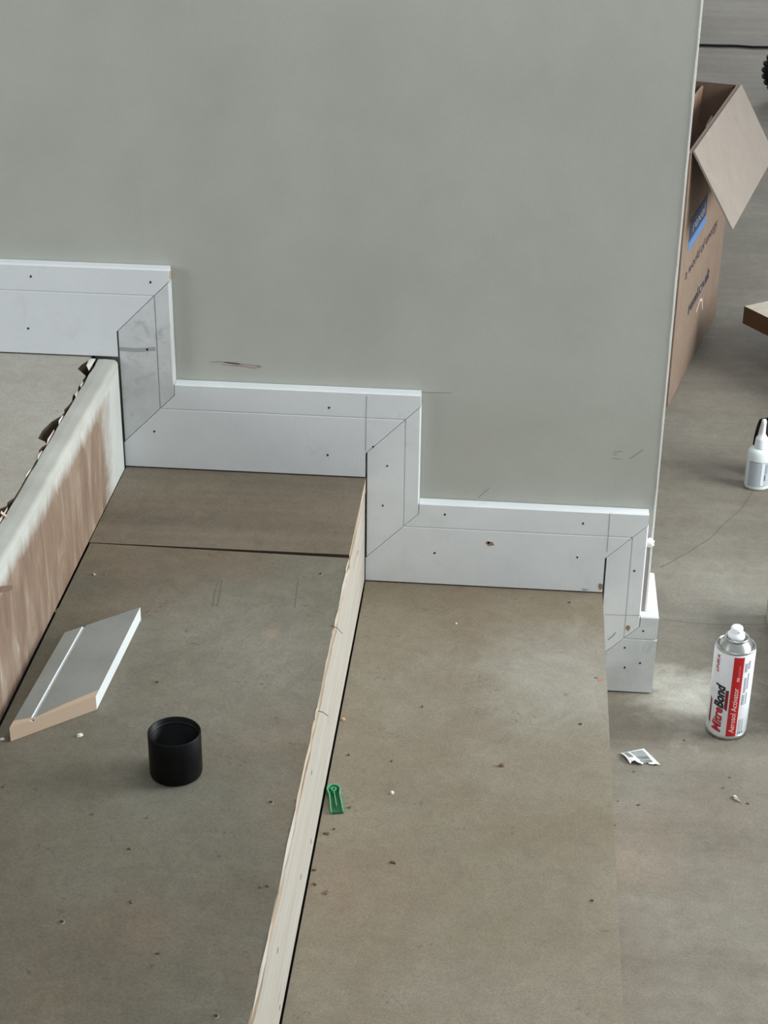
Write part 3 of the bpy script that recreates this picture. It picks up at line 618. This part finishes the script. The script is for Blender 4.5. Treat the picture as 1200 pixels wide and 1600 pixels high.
# ------------------------------------------------------------------ cardboard box behind the wall end
Nn = Vector((0.8955, 1.0857, 0)); Ff = Vector((1.041, 1.6484, 0)); dd = (Ff - Nn).normalized(); nn = Vector((dd.y, -dd.x, 0)); LB = (Ff - Nn).length; WB = 0.40; HB = 0.545; tk = 0.006
cb = empty('cardboard_box', (Nn + Ff) / 2 - nn * WB / 2, 'tall open cardboard box with blue printed logo behind the wall', 'box')
def bp(s, o, z): return Nn + dd * s + nn * o + Vector((0, 0, z))      # s along the face, o outwards
def panel(name, a, b, vec, mat=None, label=None, parent=None):
    bm = nbm(); prism(bm, [a, b, b + Vector((0, 0, HB - 0.001)), a + Vector((0, 0, HB - 0.001))], vec); return obj(name, bm, mat or M_card, parent or cb, label)
face = panel('side_panel', bp(0, 0, 0.001), bp(LB, 0, 0.001), -nn * tk)
panel('side_panel', bp(0, -WB, 0.001), bp(LB, -WB, 0.001), nn * tk)
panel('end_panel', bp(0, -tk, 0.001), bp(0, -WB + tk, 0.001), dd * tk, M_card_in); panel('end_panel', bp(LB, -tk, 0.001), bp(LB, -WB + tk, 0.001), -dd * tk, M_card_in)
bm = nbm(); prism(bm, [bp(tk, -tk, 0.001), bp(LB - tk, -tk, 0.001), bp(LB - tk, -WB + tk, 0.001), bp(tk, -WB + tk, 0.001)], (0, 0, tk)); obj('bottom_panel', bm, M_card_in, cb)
def flap(s0, s1, o, out, length, ph, mat=None, label=None, skew=0.0, ends=False):
    """hinged along the top of a side; ph is the angle below level"""
    dv = (nn * out * math.cos(ph) + Vector((0, 0, -math.sin(ph)))) * length; up = (nn * out * math.sin(ph) + Vector((0, 0, math.cos(ph)))) * 0.004
    bm = nbm(); h0 = Vector((0, 0, 0.001)); pts = [bp(s0, o, HB) + h0, bp(s1, o, HB) + h0, bp(s1 - skew, o, HB) + h0 + dv, bp(s0 + skew, o, HB) + h0 + dv]
    prism(bm, pts, up); return obj('flap', bm, mat or M_card, cb, label)
flap(0.006, LB - 0.002, 0.001, 1, 0.176, 1.03, card_mat('cardboard_pale', (134, 124, 114), (141, 131, 121)), 'pale flap folded down over the printed side', 0.004)
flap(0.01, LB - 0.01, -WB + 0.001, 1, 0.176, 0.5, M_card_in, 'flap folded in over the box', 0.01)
# far and near end flaps
for s, sg, ph in ((LB - 0.007, -1, 1.25), (0.007, 1, 1.35)):
    bm = nbm(); dv = (dd * sg * math.cos(ph) + Vector((0, 0, -math.sin(ph)))) * 0.17
    prism(bm, [bp(s, -0.012, HB - 0.002), bp(s, -WB + 0.012, HB - 0.002), bp(s, -WB + 0.02, HB - 0.002) + dv, bp(s, -0.02, HB - 0.002) + dv], dd * sg * 0.004); obj('flap', bm, M_card_in, cb)
def onface(px, py, o):
    d = ray(px, py); t_ = ((Nn + nn * o - CAM).dot(nn)) / d.dot(nn); p = CAM + d * t_; return (p - Nn).dot(dd), p.z
P2, P3 = onface(1101, 152, -0.078), onface(1078, 231, -0.078)
bm = nbm(); prism(bm, [bp(a, -0.078, b) for a, b in ((P2[0] + 0.008, HB - 0.006), P2, P3, (0.02, P3[1]), (0.02, HB - 0.006))], -nn * 0.004); obj('flap', bm, card_mat('cardboard_inner_flap', (140, 112, 90), (152, 124, 100)), cb, 'flap tucked down inside the box')
# crumpled plastic film inside
M_film = plain('clear_film', (170, 170, 160), 0.2)
ft = onface(1111, 182, -0.048); zc = (ft[1] + 0.010) / 2
bm = nbm(); bmesh.ops.create_icosphere(bm, subdivisions=4, radius=1); rnd = random.Random(9)
for v in bm.verts:
    n_ = v.co.normalized(); k = 1 + 0.16 * math.sin(n_.x * 9 + n_.z * 7) * math.cos(n_.y * 11) + rnd.uniform(-0.04, 0.02)
    v.co = bp(ft[0] + n_.y * 0.09 * k, -0.048 + n_.x * 0.022 * k, zc + n_.z * (zc - 0.010) * (1 if n_.z < 0 else 0.94 + 0.06 * k))
tag(obj('plastic_wrap', bm, M_film, loc=bp(ft[0], -0.048, 0.008)), 'crumpled grey plastic wrap inside the open cardboard box', 'packaging')
# print on the side facing the floor
def fpatch(name, s0, s1, z0, z1, mat):
    bm = nbm(); prism(bm, [bp(s0, 0, z0), bp(s1, 0, z0), bp(s1, 0, z1), bp(s0, 0, z1)], nn * 0.0006); return obj(name, bm, mat, face)
fpatch('logo_block', 0.072, 0.270, 0.338, 0.386, M_navy); fpatch('logo_stripe', 0.072, 0.274, 0.318, 0.338, M_blue)
def ftext(txt, s0, s1, z0, z1, mat, shear=0.0, offset=0.0):
    bm = text_bm(txt, 1, shear, offset, 1, 1)
    for v in bm.verts: v.co = bp(s0 + (s1 - s0) * v.co.x, 0.0011, z0 + (z1 - z0) * v.co.y)
    return obj('lettering', bm, mat, face, recalc=False)
ftext('rexel', 0.105, 0.245, 0.350, 0.374, M_greyink, 0, 0.01); ftext('a world of energy', 0.07, 0.45, 0.250, 0.280, M_ink, 0, 0.0); ftext('rexel.co.uk', 0.155, 0.41, 0.150, 0.178, M_ink, 0, 0.022)
bm = nbm(); strip(bm, [bp(0.27, 0, 0.115), bp(0.31, 0, 0.13), bp(0.34, 0, 0.12), bp(0.36, 0, 0.09)], nn, 0.006); strip(bm, [bp(0.30, 0, 0.16), bp(0.335, 0, 0.15)], nn, 0.008); obj('scuff', bm, plain('card_scuff', (206, 190, 174), 0.8), face)

# ------------------------------------------------------------------ low carton with overhanging lid at the right edge
A2 = Vector((1.0641, 1.3317, 0)); e1 = Vector((0.565, -0.825, 0)); e2 = Vector((0.825, 0.565, 0))
lowc = empty('low_carton', A2 + e1 * 0.2 + e2 * 0.17, 'low brown carton with dusty overhanging lid at the right edge', 'box')
def cpt(a, b, z): return A2 + e1 * a + e2 * b + Vector((0, 0, z))
bm = nbm(); prism(bm, [cpt(0, 0, 0.1), cpt(0.4, 0, 0.1), cpt(0.4, 0.34, 0.1), cpt(0, 0.34, 0.1)], (0, 0, 0.04)); bmesh.ops.recalc_face_normals(bm, faces=bm.faces)
for f in bm.faces:
    if f.normal.z > 0.5: f.material_index = 1
obj('lid', bm, [M_card_dark, card_mat('dusty_cardboard', (168, 156, 138), (196, 190, 176))], lowc)
bm = nbm(); prism(bm, [cpt(0.1, 0.09, 0.0005), cpt(0.32, 0.09, 0.0005), cpt(0.32, 0.28, 0.0005), cpt(0.1, 0.28, 0.0005)], (0, 0, 0.0995)); obj('body', bm, M_card_dark, lowc)

# ------------------------------------------------------------------ far floor: cable and knobbly wheel
bm = nbm(); pts = [onz(a, b, 0.006) for a, b in ((1000, 69), (1040, 69), (1085, 70), (1120, 71), (1150, 71.5), (1175, 73.3), (1200, 73.5), (1240, 74), (1300, 72))]
tube(bm, pts, 0.0052, 10); o = tag(obj('power_cable', bm, M_black, smooth=True, loc=pts[3] - Vector((0, 0, 0.006))), 'thin black cable lying straight across the far floor', 'cable')
wc = onz(1228, 155, 0); rw = 0.0935
wh = empty('rubber_wheel', wc, 'black knobbly rubber wheel at the top right edge', 'wheel')
def wheel_lathe(bm, prof, seg=48):
    rings = []
    for r_, x in prof: rings.append([bm.verts.new(wc + Vector((r_ * math.cos(2 * math.pi * k / seg), x, rw + 0.004 + r_ * math.sin(2 * math.pi * k / seg)))) for k in range(seg)])
    for a, b in zip(rings, rings[1:] + rings[:1]):
        for k in range(seg): bm.faces.new((a[k], a[(k + 1) % seg], b[(k + 1) % seg], b[k]))
    return bm
bm = nbm(); wheel_lathe(bm, [(0.045, -0.022), (0.07, -0.026), (0.082, -0.020), (0.085, 0), (0.082, 0.020), (0.07, 0.026), (0.045, 0.022)]); obj('tyre', bm, M_black, wh, smooth=True)
bm = nbm(); wheel_lathe(bm, [(0.012, -0.014), (0.046, -0.014), (0.046, 0.014), (0.012, 0.014)]); obj('hub', bm, plain('dark_hub', (36, 37, 38), 0.5), wh)
lug = None
for k in range(24):
    a = 2 * math.pi * k / 24
    if lug is None:
        bm = nbm(); bmesh.ops.create_icosphere(bm, subdivisions=2, radius=1)
        for v in bm.verts: v.co = Vector((v.co.x * 0.0095, v.co.y * 0.022, v.co.z * 0.0100))
        me = bpy.data.meshes.new('lug'); bm.to_mesh(me); bm.free(); me.materials.append(M_black)
        for p in me.polygons: p.use_smooth = True
        lug = me
    o = bpy.data.objects.new('lug', lug); C.objects.link(o); o.parent = wh; o.location = (0.0835 * math.cos(a), 0, rw + 0.004 + 0.0835 * math.sin(a)); o.rotation_euler = (0, -a, 0)

# ------------------------------------------------------------------ loose chips and crumbs
def chip(name, a, b, z, L_, W_, h, ang, mat, label, group=None, seed=0):
    c = onz(a, b, z); rnd = random.Random(seed); bm = nbm(); n = 7; pts = []
    for k in range(n):
        t_ = 2 * math.pi * k / n; j = rnd.uniform(0.75, 1.2); u, v = math.cos(t_) * L_ / 2 * j, math.sin(t_) * W_ / 2 * j
        pts.append(c + Vector((u * math.cos(ang) - v * math.sin(ang), u * math.sin(ang) + v * math.cos(ang), 0.0003)))
    low_ = [bm.verts.new(p) for p in pts]; top = [bm.verts.new(c + (p - c) * 0.72 + Vector((0, 0, h * rnd.uniform(0.7, 1.1)))) for p in pts]
    bm.faces.new(low_[::-1]); bm.faces.new(top)
    for k in range(n): bm.faces.new((low_[k], low_[(k + 1) % n], top[(k + 1) % n], top[k]))
    return tag(obj(name, bm, mat, loc=c), label, 'debris', group)
chip('white_chip', 125, 1150, zt, 0.0095, 0.005, 0.003, 0.7, M_chip, 'oblong white chip on the tread below the skirting offcut', seed=1)
chip('white_chip', 3, 1156, zt, 0.006, 0.004, 0.002, 0.3, M_chip, 'white chip at the left edge by the offcut corner', seed=2)
chip('white_chip', 713, 975, Z[2], 0.0035, 0.003, 0.002, 0.3, M_chip, 'tiny white speck on the lower tread near the skirting', seed=3)
chip('wood_crumb', 536, 1125, Z[2], 0.008, 0.006, 0.003, 0.3, plain('orange_crumb', (196, 160, 122), 0.8), 'pale orange crumb of wood beside the pine riser', seed=4)
chip('white_chip', 613, 1240, Z[2], 0.005, 0.004, 0.003, 0.1, M_chip, 'small white crumb on the lower tread right of the green clip', seed=5)
chip('wood_crumb', 783, 1197, Z[2], 0.008, 0.006, 0.004, -0.5, plain('red_crumb', (132, 98, 78), 0.8), 'reddish brown splinter in the middle of the lower tread', seed=6)
chip('wood_crumb', 164, 898, zt, 0.006, 0.003, 0.002, 0.9, M_crumb, 'dark crumb on the tread right beside the upper riser', seed=7)
chip('wood_crumb', 147, 898, zt, 0.006, 0.003, 0.002, -0.9, plain('tan_crumb', (186, 168, 146), 0.8), 'tan crumb on the tread close to the upper riser', seed=8)
for i, (a, b, s) in enumerate(((510, 1303, 0.008), (522, 1296, 0.004), (510, 1395, 0.0085), (492, 1382, 0.006), (614, 1348, 0.008), (546, 1262, 0.006), (660, 1105, 0.005), (545, 1180, 0.005), (612, 1190, 0.004), (491, 1360, 0.006))):
    chip('wood_crumb', a, b, Z[2], s, s * 0.6, 0.002, i * 0.7, M_crumb, 'tiny dark brown crumb of wood on the lower tread', 'dark crumbs on the lower tread', seed=20 + i)
for i, (a, b, s) in enumerate(((998, 1258, 0.006), (1130, 1231, 0.005), (1140, 1215, 0.004), (1168, 1256, 0.006), (990, 1206, 0.005), (966, 1252, 0.004), (1069, 1157, 0.004), (960, 1290, 0.004))):
    chip('dark_crumb', a, b, 0, s, s * 0.5, 0.0015, i * 0.9, M_crumb, 'tiny dark crumb lying on the concrete floor', 'dark crumbs on the floor', seed=40 + i)
for i, (a, b, s) in enumerate(((202, 1327, 0.005), (230, 1278, 0.004), (205, 1410, 0.006), (247, 1490, 0.006), (146, 1272, 0.006), (418, 1385, 0.005), (407, 1387, 0.005), (6, 1229, 0.006), (246, 1066, 0.005))):
    chip('dark_crumb', a, b, zt, s, s * 0.45, 0.0015, i * 1.1, M_crumb, 'tiny dark crumb lying on the dusty middle tread', 'dark crumbs on the middle tread', seed=60 + i)
# folded white splinter of plastic on the floor
a0, a1, a2, a3 = (onz(1145, 1246, 0), onz(1149, 1243.5, 0), onz(1160, 1256, 0), onz(1147, 1249, 0))
bm = nbm(); v = [bm.verts.new(p + Vector((0, 0, h))) for p, h in ((a0, 0.004), (a1, 0.001), (a2, 0.0008), (a3, 0.0008))] + [bm.verts.new((a0 + a2) / 2 + Vector((0, 0, 0.005)))]
for f in ((0, 1, 4), (1, 2, 4), (2, 3, 4), (3, 0, 4), (0, 3, 2, 1)): bm.faces.new([v[i] for i in f])
tag(obj('plastic_scrap', bm, M_chip, loc=a3), 'pointed white plastic scrap on the floor below the aerosol can', 'debris')

# ------------------------------------------------------------------ unseen block added past the right edge to cast a floor shadow
be = onz(1204, 900, 0.075)
bm = nbm(); box(bm, be.x, be.x + 0.14, be.y - 0.36, be.y, 0.0004, 0.075, 0.001)
tag(obj('shadow_block', bm, plain('pale_timber', (186, 176, 158), 0.7), loc=(be.x + 0.07, be.y - 0.18, 0)), 'unseen timber block added past the right edge to cast a floor shadow', 'timber')
